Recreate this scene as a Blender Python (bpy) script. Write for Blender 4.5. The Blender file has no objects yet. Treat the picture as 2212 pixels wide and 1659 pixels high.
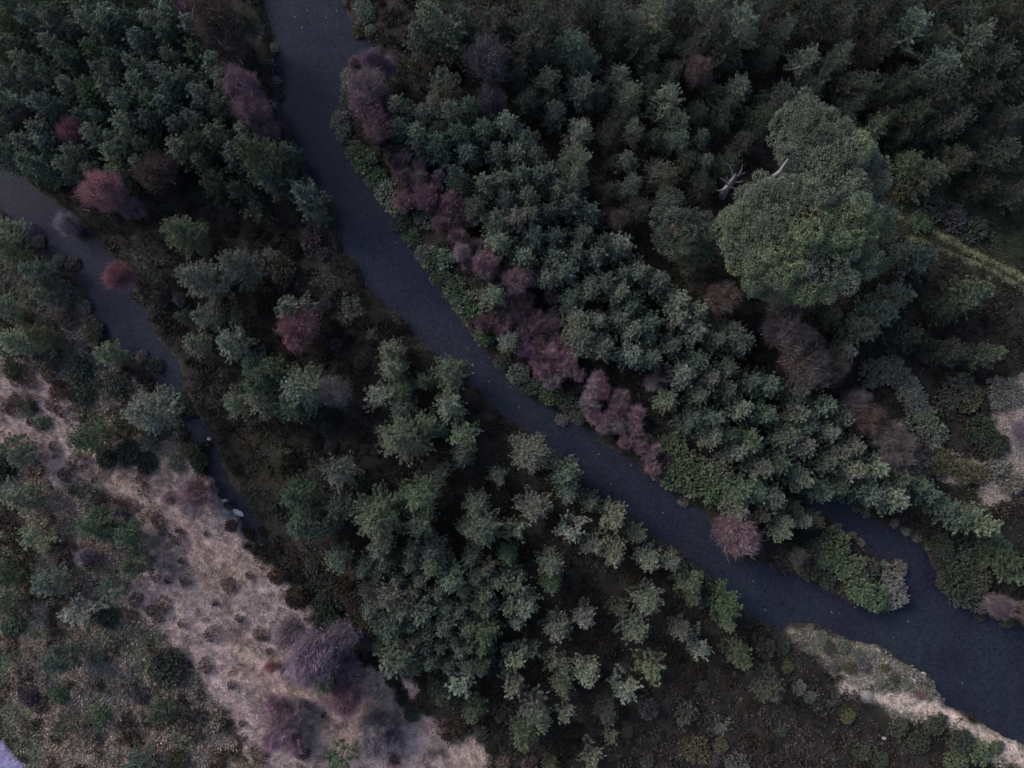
import bpy, math, random
import numpy as np
from mathutils import Vector

# ------------------------------------------------------------------ camera, sky, sun, exposure
scene = bpy.context.scene
COL = scene.collection
CAM_H = 60.0                       # metres above the ground, looking straight down
K = 90.0 / 2212.0                  # metres on the ground per unit of the survey grid used below
cam_d = bpy.data.cameras.new('camera'); cam = bpy.data.objects.new('camera', cam_d); COL.objects.link(cam)
cam.location = (0, 0, CAM_H); cam.rotation_euler = (0, 0, 0)
cam_d.lens = 24; cam_d.sensor_width = 36; cam_d.clip_end = 3000
scene.camera = cam

SUN_EL, SUN_AZ = math.radians(30), math.radians(205)     # soft light from the left
world = bpy.data.worlds.new('World'); scene.world = world; world.use_nodes = True
wn = world.node_tree
bg = wn.nodes['Background']
sky = wn.nodes.new('ShaderNodeTexSky'); sky.sky_type = 'NISHITA'; sky.sun_disc = False
sky.sun_elevation = SUN_EL; sky.sun_rotation = math.radians(307)
sky.air_density = 1.0; sky.dust_density = 3.5; sky.ozone_density = 1.0
wn.links.new(sky.outputs[0], bg.inputs[0]); bg.inputs[1].default_value = 0.10
sd = bpy.data.lights.new('sun', 'SUN'); sun = bpy.data.objects.new('sun', sd); COL.objects.link(sun)
sd.energy = 1.15; sd.angle = math.radians(24); sd.color = (1.0, 0.93, 0.88)
# the sun stands to the left (-x), a little up the picture
sun.rotation_euler = Vector((-math.cos(SUN_EL) * .8, math.cos(SUN_EL) * .6, math.sin(SUN_EL))).to_track_quat('Z', 'Y').to_euler()
scene.view_settings.view_transform = 'Standard'; scene.view_settings.look = 'None'
scene.view_settings.exposure = 1.25; scene.view_settings.gamma = 1.0
scene.render.engine = 'CYCLES'
scene.cycles.max_bounces = 4; scene.cycles.diffuse_bounces = 2; scene.cycles.transparent_max_bounces = 4

RS = np.random.RandomState(7); random.seed(7)

# ------------------------------------------------------------------ small helpers
def W(px, py, z=0.0):
    """survey grid position of something standing at height z"""
    f = (CAM_H - z) / CAM_H
    return (px - 1106) * K * f, (829.5 - py) * K * f

class Noise:
    def __init__(s, seed, n=256):
        s.g = np.random.RandomState(seed).rand(n, n); s.n = n
    def __call__(s, x, y, scale=1.0, octaves=3):
        x = np.asarray(x, float) * scale; y = np.asarray(y, float) * scale
        tot = np.zeros_like(x); amp = 1.0; den = 0
        for o in range(octaves):
            xi = np.floor(x).astype(int); yi = np.floor(y).astype(int)
            fx = x - xi; fy = y - yi; fx = fx * fx * (3 - 2 * fx); fy = fy * fy * (3 - 2 * fy)
            a = s.g[xi % s.n, yi % s.n]; b = s.g[(xi + 1) % s.n, yi % s.n]
            c = s.g[xi % s.n, (yi + 1) % s.n]; d = s.g[(xi + 1) % s.n, (yi + 1) % s.n]
            tot += amp * ((a * (1 - fx) + b * fx) * (1 - fy) + (c * (1 - fx) + d * fx) * fy)
            den += amp; amp *= .5; x = x * 2.03 + 17.3; y = y * 2.03 + 9.1
        return tot / den
N1, N2, N3, N4 = Noise(1), Noise(2), Noise(3), Noise(4)

def seg_dist(x, y, pts, closed=True):
    d = np.full(x.shape, 1e9); n = len(pts)
    for i in range(n if closed else n - 1):
        ax, ay = pts[i]; bx, by = pts[(i + 1) % n]
        dx, dy = bx - ax, by - ay; L = dx * dx + dy * dy + 1e-9
        t = np.clip(((x - ax) * dx + (y - ay) * dy) / L, 0, 1)
        d = np.minimum(d, np.hypot(x - ax - t * dx, y - ay - t * dy))
    return d
def inside(x, y, pts):
    r = np.zeros(x.shape, bool); n = len(pts)
    for i in range(n):
        ax, ay = pts[i]; bx, by = pts[(i + 1) % n]
        if ay == by: continue
        c = ((ay > y) != (by > y)) & (x < (bx - ax) * (y - ay) / (by - ay) + ax)
        r ^= c
    return r
def sdf(x, y, pts):
    return np.where(inside(x, y, pts), -1.0, 1.0) * seg_dist(x, y, pts)
def sst(a, b, v):
    t = np.clip((v - a) / (b - a), 0, 1); return t * t * (3 - 2 * t)

def G(pts): return [W(*p) for p in pts]

# ------------------------------------------------------------------ survey of the waters
RIVER = G([(560,-90),(572,0),(583,60),(590,150),(602,220),(625,285),(640,335),(668,380),(700,420),(733,448),(722,490),(742,538),
 (773,568),(792,612),(830,660),(880,700),(918,748),(962,772),(1006,782),(1014,830),(1058,870),(1110,915),(1170,950),(1215,985),
 (1260,1030),(1300,1078),(1360,1110),(1400,1150),(1450,1182),(1500,1217),(1540,1252),(1590,1302),(1650,1345),(1692,1372),
 (1712,1352),(1760,1352),(1800,1366),(1850,1386),(1905,1404),(1975,1440),(2020,1470),(2040,1520),(2090,1545),(2140,1572),
 (2212,1612),(2300,1650),(2420,1720),(2420,1440),(2300,1390),(2212,1362),(2180,1353),(2130,1335),(2080,1302),(2036,1266),(2018,1232),
 (2006,1192),(1964,1158),(1903,1131),(1851,1101),(1800,1078),(1750,1058),(1735,1080),(1776,1114),(1824,1148),(1872,1184),(1908,1214),
 (1935,1240),(1935,1275),(1915,1300),(1880,1312),(1830,1300),(1760,1267),(1700,1237),(1640,1218),(1575,1195),(1545,1140),(1520,1106),
 (1470,1075),(1420,1040),(1380,1003),(1330,975),(1290,942),(1240,905),(1180,880),(1130,850),(1082,802),(1050,762),(1010,708),
 (970,660),(937,604),(905,560),(880,512),(840,460),(800,410),(766,362),(745,320),(724,272),(738,230),(748,170),(765,132),(822,125),
 (800,90),(762,42),(735,0),(720,-90)])
STREAM = G([(-140,350),(-60,400),(0,455),(40,500),(100,560),(150,590),(180,632),(200,680),(230,730),(265,760),(302,780),(322,812),(348,842),
 (388,865),(400,900),(410,958),(438,974),(444,1012),(463,1062),(496,1104),(552,1166),(612,1234),(680,1289),(747,1349),(802,1417),(852,1488),
 (880,1530),(890,1522),(862,1470),(812,1400),(755,1334),(690,1280),(628,1217),(572,1150),(532,1092),(504,1050),(476,1000),(463,950),(425,905),(408,870),
 (392,838),(386,790),(342,730),(316,680),(292,640),(272,600),(246,550),(200,508),(150,462),(110,430),(60,392),(0,355),(-60,320),(-140,270)])
POND = G([(-90,1560),(-10,1580),(22,1608),(62,1650),(70,1740),(-90,1740)])
WATER_Z = -0.34

PALE = G([(-80,760),(60,765),(100,800),(130,850),(175,880),(170,930),(240,1000),(330,1012),(350,985),(400,975),(440,1012),(462,1060),(490,1110),(550,1190),
 (612,1262),(640,1300),(670,1360),(740,1440),(822,1430),(860,1480),(960,1560),(1050,1630),(1100,1740),(560,1740),(540,1570),(500,1520),(440,1480),
 (400,1400),(330,1360),(270,1310),(270,1240),(310,1170),(250,1100),(150,1060),(90,1000),(-80,960)])
MOTTLE = G([(-150,480),(0,465),(90,565),(150,620),(230,760),(330,860),(400,960),(440,1020),(350,1000),(240,1010),(310,1170),(270,1300),(440,1480),(560,1659),(560,1800),(-150,1800)])
BANK = G([(1700,1360),(1740,1352),(1800,1368),(1850,1388),(1910,1406),(1980,1442),(2025,1478),(2045,1525),(2100,1550),(2150,1580),(2212,1615),(2300,1660),
 (2300,1700),(2212,1650),(2150,1640),(2080,1585),(1990,1545),(1920,1540),(1870,1520),(1830,1480),(1780,1440),(1730,1400)])
SAND = [W(*p) for p in [(1815,1478),(1850,1500),(1900,1510),(1960,1512),(2020,1527),(2070,1552),(2110,1580),(2160,1602),(2212,1640)]]
PALE2 = G([(2120,815),(2300,800),(2300,1080),(2212,1068),(2150,1068),(2060,1040),(1990,1020),(1930,990),(1925,950),(2010,950),(2080,985),(2140,1000),(2165,960),(2150,880)])
TRACK1 = [W(*p) for p in [(1900,455),(1960,480),(2040,512),(2120,552),(2230,612),(2320,660)]]
TRACK2 = [W(*p) for p in [(1960,515),(2060,545),(2130,580),(2230,640),(2320,680)]]
GREEN = G([(1900,330),(1990,340),(2100,400),(2230,420),(2330,500),(2330,660),(2212,615),(2050,545),(1940,500)])
MOSSY = G([(520,900),(640,905),(700,950),(690,1010),(620,1060),(560,1040),(500,980)])

def wd(x, y):
    """signed distance to the water's edge, ragged"""
    d = np.minimum(sdf(x, y, RIVER), sdf(x, y, STREAM))
    return d + (N3(x, y, 0.9, 3) - .5) * 0.75
def base_h(x, y):
    e = sst(70, 200, np.hypot(x, y))
    return .12 + (N1(x, y, 0.07, 3) - .4) * .7 + (N2(x, y, .6, 3) - .5) * .22 + e * 6 * (N4(x, y, 0.01, 2))
def ground_h(x, y, d=None):
    x = np.asarray(x, float); y = np.asarray(y, float)
    if d is None: d = wd(x, y)
    b = np.maximum(base_h(x, y), -.12)
    out = WATER_Z + (b - WATER_Z) * sst(0, .55, d)
    return np.where(d > 0, out, WATER_Z - .75 * sst(0, 1.0, -d))

def regions(x, y):
    wx = x + (N1(x, y, .35, 4) - .5) * 4.4; wy = y + (N2(x, y, .35, 4) - .5) * 4.4
    r = {}
    r['pale'] = sst(.5, -.5, sdf(wx, wy, PALE))
    r['mottle'] = sst(.8, -.8, sdf(wx, wy, MOTTLE)) * (1 - r['pale'])
    r['bank'] = sst(.3, -.3, sdf(x + (wx - x) * .35, y + (wy - y) * .35, BANK))
    r['sand'] = sst(1.0, .4, seg_dist(x + (wx - x) * .3, y + (wy - y) * .3, SAND, False))
    r['pale2'] = sst(.5, -.5, sdf(wx, wy, PALE2))
    r['green'] = sst(1.2, -1.2, sdf(wx, wy, GREEN))
    t = np.minimum(seg_dist(x + (wx - x) * .2, y + (wy - y) * .2, TRACK1, False), seg_dist(x + (wx - x) * .2, y + (wy - y) * .2, TRACK2, False) + .12)
    r['track'] = sst(.36, .14, t)
    r['gravel'] = sst(.35, -.35, sdf(x, y, POND))
    r['mossy'] = sst(1., -1., sdf(wx, wy, MOSSY))
    return r
HEATH = np.array((.013, .0115, .0105)); HEATH2 = np.array((.021, .0185, .0165))
CPALE = np.array((.34, .262, .25)); CPALEB = np.array((.23, .175, .155)); CPALEV = np.array((.33, .27, .28))
def lerp(a, b, t): return a + (b - a) * t[:, None]
def ground_colour(x, y):
    r = regions(x, y)
    n = N3(x, y, .8, 4); n2 = N4(x, y, .25, 3); n3 = N2(x, y, 2.3, 3)
    c = lerp(np.tile(HEATH * .8, (len(x), 1)), HEATH2, sst(.35, .65, n))
    mot = lerp(np.tile(np.array((.16, .13, .115)), (len(x), 1)), np.array((.07, .076, .058)), sst(.42, .6, n))
    mot = lerp(mot, np.array((.105, .09, .085)), sst(.5, .68, n2) * .8)
    mot = lerp(mot, np.array((.15, .115, .09)), sst(.56, .66, N1(x, y, .5, 3)) * .8)
    c = lerp(c, mot, r['mottle'])
    p = lerp(np.tile(CPALE, (len(x), 1)), CPALEV, sst(.4, .6, n2)); p = lerp(p, CPALEB, sst(.45, .7, n3) * .7)
    c = lerp(c, p, r['pale'])
    c = lerp(c, np.array((.035, .03, .022)), sst(.62, .7, n) * r['pale'] * .7)
    c = lerp(c, lerp(np.tile(np.array((.20, .18, .17)), (len(x), 1)), np.array((.075, .08, .065)), sst(.45, .62, N1(x, y, 1.1, 3))), r['bank'])
    c = lerp(c, np.array((.38, .30, .27)), r['sand'])
    c = lerp(c, np.array((.27, .235, .22)), r['pale2'] * .85)
    c = lerp(c, np.array((.036, .042, .032)), r['green'] * .8)
    c = lerp(c, np.array((.09, .10, .065)), r['track'])
    c = lerp(c, np.array((.024, .021, .014)), r['mossy'] * .6)
    c = lerp(c, np.array((.16, .15, .27)), r['gravel'])
    return c

# ------------------------------------------------------------------ materials
def newmat(name):
    m = bpy.data.materials.new(name); m.use_nodes = True
    nt = m.node_tree; return m, nt, nt.nodes['Principled BSDF'], nt.nodes['Material Output']
def foliage_mat(name, use_attr=True, use_obj=True, trans=.22, spec=.15):
    m, nt, p, out = newmat(name); L = nt.links
    mix = nt.nodes.new('ShaderNodeMix'); mix.data_type = 'RGBA'; mix.blend_type = 'MULTIPLY'; mix.inputs[0].default_value = 1
    mix.inputs[6].default_value = (1, 1, 1, 1); mix.inputs[7].default_value = (1, 1, 1, 1)
    if use_obj:
        oi = nt.nodes.new('ShaderNodeObjectInfo'); L.new(oi.outputs['Color'], mix.inputs[6])
    if use_attr:
        at = nt.nodes.new('ShaderNodeAttribute'); at.attribute_name = 'tint'; L.new(at.outputs['Color'], mix.inputs[7])
    tc = nt.nodes.new('ShaderNodeTexCoord'); no = nt.nodes.new('ShaderNodeTexNoise'); no.inputs['Scale'].default_value = 1.3
    no.inputs['Detail'].default_value = 3
    L.new(tc.outputs['Object'], no.inputs['Vector'])
    mr = nt.nodes.new('ShaderNodeMapRange'); mr.inputs[1].default_value = .3; mr.inputs[2].default_value = .7
    mr.inputs[3].default_value = .78; mr.inputs[4].default_value = 1.22
    L.new(no.outputs[0], mr.inputs[0])
    m2 = nt.nodes.new('ShaderNodeMix'); m2.data_type = 'RGBA'; m2.blend_type = 'MULTIPLY'; m2.inputs[0].default_value = 1
    L.new(mix.outputs[2], m2.inputs[6]); L.new(mr.outputs[0], m2.inputs[7])
    L.new(m2.outputs[2], p.inputs['Base Color']); p.inputs['Roughness'].default_value = .75
    p.inputs['Specular IOR Level'].default_value = spec
    tr = nt.nodes.new('ShaderNodeBsdfTranslucent'); L.new(m2.outputs[2], tr.inputs[0])
    ms = nt.nodes.new('ShaderNodeMixShader'); ms.inputs[0].default_value = trans
    L.new(p.outputs[0], ms.inputs[1]); L.new(tr.outputs[0], ms.inputs[2]); L.new(ms.outputs[0], out.inputs[0])
    return m
def rough_mat(name, ca, cb, scale, rough=.9, bump=.4, attr=None, obj=False, stretch=None):
    m, nt, p, out = newmat(name); L = nt.links
    tc = nt.nodes.new('ShaderNodeTexCoord'); no = nt.nodes.new('ShaderNodeTexNoise')
    no.inputs['Scale'].default_value = scale; no.inputs['Detail'].default_value = 6
    if stretch:
        mp = nt.nodes.new('ShaderNodeMapping'); mp.inputs['Scale'].default_value = stretch
        L.new(tc.outputs['Object'], mp.inputs[0]); L.new(mp.outputs[0], no.inputs['Vector'])
    else: L.new(tc.outputs['Object'], no.inputs['Vector'])
    cr = nt.nodes.new('ShaderNodeValToRGB'); cr.color_ramp.elements[0].color = (*ca, 1); cr.color_ramp.elements[1].color = (*cb, 1)
    cr.color_ramp.elements[0].position = .35; cr.color_ramp.elements[1].position = .65
    L.new(no.outputs[0], cr.inputs[0]); last = cr.outputs[0]
    if attr or obj:
        mx = nt.nodes.new('ShaderNodeMix'); mx.data_type = 'RGBA'; mx.blend_type = 'MULTIPLY'; mx.inputs[0].default_value = 1
        if attr: a = nt.nodes.new('ShaderNodeAttribute'); a.attribute_name = attr; L.new(a.outputs['Color'], mx.inputs[7])
        else: a = nt.nodes.new('ShaderNodeObjectInfo'); L.new(a.outputs['Color'], mx.inputs[7])
        L.new(last, mx.inputs[6]); last = mx.outputs[2]
    L.new(last, p.inputs['Base Color']); p.inputs['Roughness'].default_value = rough
    p.inputs['Specular IOR Level'].default_value = .2
    b = nt.nodes.new('ShaderNodeBump'); b.inputs['Strength'].default_value = bump; b.inputs['Distance'].default_value = .05
    L.new(no.outputs[0], b.inputs['Height']); L.new(b.outputs[0], p.inputs['Normal'])
    return m
M_FOL = foliage_mat('needle_foliage')
M_TWIG = foliage_mat('bare_twigs', trans=.1, spec=.1)
M_COVER = foliage_mat('ground_plants', use_obj=False, trans=.12, spec=.1)
M_GROUND = rough_mat('ground_soil', (.72, .72, .72), (1.3, 1.3, 1.3), 6.0, .95, .6, attr='tint')
M_BARK = rough_mat('pine_bark', (.05, .04, .035), (.11, .09, .08), 6.0, stretch=(1, 1, .3))
M_BIRCH = rough_mat('birch_bark', (.30, .28, .28), (.55, .52, .52), 5.0, stretch=(1, 1, .4))
M_DEAD = rough_mat('bleached_wood', (.12, .113, .135), (.24, .235, .27), 4.0, stretch=(1, 1, .25), bump=.8)
M_ROCK = rough_mat('pale_stone', (.7, .7, .7), (1.1, 1.1, 1.1), 5.0, bump=.8, obj=True)
def water_mat():
    m, nt, p, out = newmat('river_water'); L = nt.links
    tc = nt.nodes.new('ShaderNodeTexCoord')
    n1 = nt.nodes.new('ShaderNodeTexNoise'); n1.inputs['Scale'].default_value = .16; n1.inputs['Detail'].default_value = 3
    L.new(tc.outputs['Object'], n1.inputs['Vector'])
    cr = nt.nodes.new('ShaderNodeValToRGB'); e = cr.color_ramp.elements
    e[0].position = .36; e[0].color = (.0115, .0115, .0225, 1); e[1].position = .64; e[1].color = (.0155, .0185, .0280, 1)
    L.new(n1.outputs[0], cr.inputs[0])
    n2 = nt.nodes.new('ShaderNodeTexNoise'); n2.inputs['Scale'].default_value = 4.5; n2.inputs['Detail'].default_value = 8; n2.inputs['Roughness'].default_value = .72
    L.new(tc.outputs['Object'], n2.inputs['Vector'])
    mr = nt.nodes.new('ShaderNodeMapRange'); mr.inputs[1].default_value = .3; mr.inputs[2].default_value = .7; mr.inputs[3].default_value = .45; mr.inputs[4].default_value = 1.65
    L.new(n2.outputs[0], mr.inputs[0])
    mx = nt.nodes.new('ShaderNodeMix'); mx.data_type = 'RGBA'; mx.blend_type = 'MULTIPLY'; mx.inputs[0].default_value = 1
    L.new(cr.outputs[0], mx.inputs[6]); L.new(mr.outputs[0], mx.inputs[7]); L.new(mx.outputs[2], p.inputs['Base Color'])
    p.inputs['Roughness'].default_value = .09; p.inputs['IOR'].default_value = 1.33; p.inputs['Specular IOR Level'].default_value = .22
    b = nt.nodes.new('ShaderNodeBump'); b.inputs['Strength'].default_value = .3; b.inputs['Distance'].default_value = .03
    L.new(n2.outputs[0], b.inputs['Height']); L.new(b.outputs[0], p.inputs['Normal'])
    return m
M_WATER = water_mat()

# ------------------------------------------------------------------ mesh builders (numpy)
def make_mesh(name, v, f, cols=None, mat=None, smooth=False):
    v = np.asarray(v, np.float32); f = np.asarray(f, np.int32); k = f.shape[1]
    me = bpy.data.meshes.new(name)
    me.vertices.add(len(v)); me.vertices.foreach_set('co', v.ravel())
    me.loops.add(f.size); me.loops.foreach_set('vertex_index', f.ravel())
    me.polygons.add(len(f)); me.polygons.foreach_set('loop_start', np.arange(0, f.size, k, dtype=np.int32))
    if smooth: me.polygons.foreach_set('use_smooth', np.ones(len(f), bool))
    me.update(calc_edges=True)
    if cols is not None:
        a = me.color_attributes.new('tint', 'FLOAT_COLOR', 'POINT')
        c = np.ones((len(v), 4), np.float32); c[:, :3] = cols; a.data.foreach_set('color', c.ravel())
    if mat: me.materials.append(mat)
    return me
def link(name, me, parent=None, loc=None):
    o = bpy.data.objects.new(name, me); COL.objects.link(o)
    if parent: o.parent = parent
    if loc is not None: o.location = loc
    return o
def unit(a): return a / np.maximum(np.linalg.norm(a, axis=-1, keepdims=True), 1e-9)
def blades(rs, base, d, length, width):
    """one thin triangle per row; returns verts, tris"""
    n = len(base); d = unit(d)
    side = unit(np.cross(d, rs.normal(size=(n, 3)))) * (np.asarray(width).reshape(-1, 1) * .5)
    v = np.empty((n, 3, 3)); v[:, 0] = base - side; v[:, 1] = base + side; v[:, 2] = base + d * np.asarray(length).reshape(-1, 1)
    return v.reshape(-1, 3), np.arange(n * 3).reshape(-1, 3)
def rblades(rs, base, d, length, width):
    """leaf shaped (kite) blades: 4 verts, 1 quad"""
    n = len(base); d = unit(d); L = np.asarray(length).reshape(-1, 1)
    side = unit(np.cross(d, rs.normal(size=(n, 3)))) * (np.asarray(width).reshape(-1, 1) * .5)
    v = np.empty((n, 4, 3)); v[:, 0] = base; v[:, 1] = base + d * L * .45 + side; v[:, 2] = base + d * L; v[:, 3] = base + d * L * .45 - side
    return v.reshape(-1, 3), np.arange(n * 4).reshape(-1, 4)
def tube(pts, rad, n=6, vo=0):
    """tapered tube along points -> verts, quads"""
    pts = np.asarray(pts, float); m = len(pts); V = []; F = []
    for i in range(m):
        t = pts[min(i + 1, m - 1)] - pts[max(i - 1, 0)]; t = t / (np.linalg.norm(t) + 1e-9)
        a = np.cross(t, (0, 1, .3)); a /= np.linalg.norm(a) + 1e-9; b = np.cross(t, a)
        for k in range(n):
            q = 2 * math.pi * k / n; V.append(pts[i] + rad[i] * (math.cos(q) * a + math.sin(q) * b))
    for i in range(m - 1):
        for k in range(n):
            F.append((vo + i * n + k, vo + i * n + (k + 1) % n, vo + (i + 1) * n + (k + 1) % n, vo + (i + 1) * n + k))
    return V, F
class Tubes:
    def __init__(s): s.V = []; s.F = []
    def add(s, pts, rad, n=5):
        v, f = tube(pts, rad, n, len(s.V)); s.V += v; s.F += f
    def mesh(s, name, mat): return make_mesh(name, np.array(s.V), np.array(s.F), None, mat, True)

# ------------------------------------------------------------------ plants: prototypes
def pine_proto(seed, h=6.0, R=1.5, nwh=8, nb=6, tl=.40, needles=24, shape=.75, droop=0.0, sparse=0.0, wid=.030, nlen=.17, lean=0.0):
    rs = np.random.RandomState(seed); T = Tubes()
    la = rs.rand() * 6.28
    def axis(z): 
        s = (z / h) ** 2 * lean; return np.array((math.cos(la) * s, math.sin(la) * s, z))
    T.add([axis(z) for z in np.linspace(-.3, h * .97, 6)], [.030 * h / 2 * (1 - t * .9) for t in np.linspace(0, 1, 6)], 6)
    SB, SD, SL = [], [], []
    for i in range(nwh):
        t = i / (nwh - 1.0); z = h * (.2 + .74 * t)
        n = nb + rs.randint(-1, 2) - (1 if t > .8 else 0); a0 = rs.rand() * 6.28
        for b in range(n):
            if rs.rand() < sparse: continue
            az = a0 + 6.283 * b / n + rs.normal() * .22
            L = (R * (1 - t) ** shape * rs.uniform(.72, 1.12) + .12 * R)
            el = math.radians(8 + 38 * t) - droop + rs.normal() * .08
            o = axis(z + rs.normal() * .12)
            d0 = np.array((math.cos(az) * math.cos(el), math.sin(az) * math.cos(el), math.sin(el)))
            P = lambda s: o + d0 * L * s + np.array((0, 0, .28 * L * s * s))
            T.add([P(0), P(.5), P(.95)], [.028, .018, .008], 4)
            k = max(2, int(L / .24)); 
            for j in range(k + 1):
                s = .28 + .72 * j / k
                if j == k:
                    dirs = [(az, .45)]
                else:
                    sg = 1
                    dirs = [(az + .85 + rs.normal() * .15, .3), (az - .85 + rs.normal() * .15, .3)]
                for (aa, up) in dirs:
                    l = tl * rs.uniform(.7, 1.15) * (1.0 if j == k else (.6 + .5 * (1.1 - s) * L))
                    SB.append(P(s)); SD.append((math.cos(aa), math.sin(aa), up + rs.normal() * .2)); SL.append(l)
                    if l > .5 or (rs.rand() < .35):
                        q = P(s) + np.array(SD[-1]) * l * .5; e = rs.choice([-1, 1]) * .8
                        SB.append(q); SD.append((math.cos(aa + e), math.sin(aa + e), up + .2)); SL.append(l * .6)
    top = axis(h * .95)
    SB.append(top); SD.append((0, 0, 1)); SL.append(tl * 1.2)
    for a in range(4):
        q = a * 1.57 + rs.rand(); SB.append(top); SD.append((math.cos(q), math.sin(q), 1.1)); SL.append(tl * .8)
    SB = np.array(SB); SD = unit(np.array(SD)); SL = np.array(SL); ns = len(SB)
    ne = needles
    u = .25 + .75 * rs.rand(ns, ne) ** .7
    ax = np.repeat(SD, ne, 0); base = np.repeat(SB, ne, 0) + ax * (u * SL[:, None]).reshape(-1, 1)
    rad = unit(np.cross(ax, rs.normal(size=ax.shape)))
    d = ax * .95 + rad * .8 + np.array((0, 0, .22))
    ln = nlen * rs.uniform(.7, 1.25, len(base))
    v, f = rblades(rs, base, d, ln, wid * 1.3 * rs.uniform(.8, 1.3, len(base)))
    sh = rs.uniform(.62, 1.45, (ns, 1)) * (1 + rs.normal(size=(ns, 3)) * .05)
    c = np.repeat(np.repeat(sh, ne, 0), 4, 0)
    return T.mesh('pine_trunk', M_BARK), make_mesh('pine_crown', v, f, c, M_FOL)

def birch_proto(seed, h=4.5, R=1.5, n1=34, white=True, ball=False, nt=70, w=.017):
    """bare leafless tree: pale stem, hair-fine upswept twigs filling a soft rounded crown"""
    rs = np.random.RandomState(seed); T = Tubes()
    lx, ly = rs.normal() * .2, rs.normal() * .2
    axis = lambda t: np.array((lx * t * t, ly * t * t, h * .9 * t))
    T.add([axis(t) for t in np.linspace(-.05, .93, 6)], [.065 * (1 - .85 * t) for t in np.linspace(0, 1, 6)], 6)
    zc = h * (.54 if ball else .68); rz = h * (.40 if ball else .33)
    m = n1 * nt
    q = unit(rs.normal(size=(m, 3))); q[:, 2] = np.abs(q[:, 2]) * rs.choice([1, 1, -1], m)
    bump = 1 + (N2(q[:, 0] * 3 + seed, q[:, 1] * 3 + q[:, 2] * 2, 1.3, 3) - .5) * 1.0
    rad = (rs.rand(m) ** .5) * bump * (1 + .10 * rs.normal(size=m))
    B = q * np.array((R * .86, R * .86, rz)) * rad[:, None] + np.array((lx * .4, ly * .4, zc))
    O = np.array((lx * .3, ly * .3, h * .12))
    D = unit(B - O) * 1.0 + rs.normal(size=(m, 3)) * .38 + np.array((0, 0, .2)); L = R * rs.uniform(.16, .5, m)
    B = B - unit(D) * L[:, None] * .6
    k = n1; bi = rs.choice(m, k)                      # limbs from the stem to the crown's edge
    LB = np.array([axis(t) for t in rs.uniform(.12, .6, k)]); LD = B[bi] - LB
    WW = np.concatenate([w * rs.uniform(.7, 1.4, m), np.full(k, w * 1.7)])
    LL = np.concatenate([L, np.linalg.norm(LD, axis=1)]); B = np.concatenate([B, LB]); D = np.concatenate([D, LD])
    v, f = blades(rs, B, D, LL, WW)
    grp = N1(B[:, 0] * 2.6 + seed, B[:, 1] * 2.6 + B[:, 2], 1, 3)
    c = np.repeat((.45 + 1.1 * grp)[:, None] * rs.uniform(.8, 1.25, (len(B), 1)) * np.ones((1, 3)), 3, 0)
    return T.mesh('birch_stem', M_BIRCH if white else M_BARK), make_mesh('birch_twigs', v, f, c, M_TWIG)

def dome_points(rs, cx, cy, cz, r, rz, n, full=.15):
    """clump centres + outward normals on the upper part of a lumpy ellipsoid"""
    i = np.arange(n) + .5; zz = 1 - (1 - (-full)) * i / n; ph = i * 2.39996 + rs.rand() * 6
    rr = np.sqrt(np.maximum(0, 1 - zz * zz)); nrm = np.stack([np.cos(ph) * rr, np.sin(ph) * rr, zz], 1)
    nrm = unit(nrm + rs.normal(size=nrm.shape) * .10)
    bump = 1 + (N2(nrm[:, 0] * 3 + cx + 9, nrm[:, 1] * 3 + cy + nrm[:, 2] * 2, 1.2, 3) - .5) * .34
    return np.stack([cx + nrm[:, 0] * r * bump, cy + nrm[:, 1] * r * bump, cz + nrm[:, 2] * rz * bump], 1), nrm
def leaf_cloud(rs, lobes, per_m2=16, leaves=12, ls=.16, cl=.16, wfac=.55, dark=1.0, zs=.75):
    Bs, Ns = [], []
    for (cx, cy, cz, r) in lobes:
        n = int(2 * math.pi * r * r * per_m2)
        p, q = dome_points(rs, cx, cy, cz, r, r * zs, n); 
        keep = np.ones(len(p), bool)
        for (ox, oy, oz, orr) in lobes:            # drop clumps buried inside another lobe
            if (ox, oy, oz) == (cx, cy, cz): continue
            dd = ((p[:, 0] - ox) ** 2 + (p[:, 1] - oy) ** 2) / orr ** 2 + ((p[:, 2] - oz) / (orr * zs)) ** 2
            keep &= dd > .62
        p = p + q * ((N1(p[:, 0] + p[:, 2] * .5, p[:, 1], 1.7, 2) - .5) * 1.1 * (zs > .7))[:, None] * min(1, r / 2)
        Bs.append(p[keep]); Ns.append(q[keep])
    B = np.concatenate(Bs); Nn = np.concatenate(Ns); m = len(B)
    b = np.repeat(B, leaves, 0) + rs.normal(size=(m * leaves, 3)) * cl * .55
    d = np.repeat(Nn, leaves, 0) * .7 + rs.normal(size=(m * leaves, 3)) * .8 + np.array((0, 0, .2))
    ln = ls * rs.uniform(.7, 1.3, len(b))
    v, f = rblades(rs, b, d, ln, ln * wfac)
    sh = rs.uniform(.7, 1.28, (m, 1)) * (1 + rs.normal(size=(m, 3)) * .05)
    sh *= (.7 + .6 * N3(B[:, 0], B[:, 1], .45, 2))[:, None]; sh = sh * lerp(np.ones((m, 3)), np.array((1.25, 1.3, 1.0)), sst(.42, .6, N2(B[:, 0] + 5, B[:, 1], .3, 2)))
    c = np.repeat(np.repeat(sh, leaves, 0), 4, 0)
    return v, f, c * dark

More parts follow.
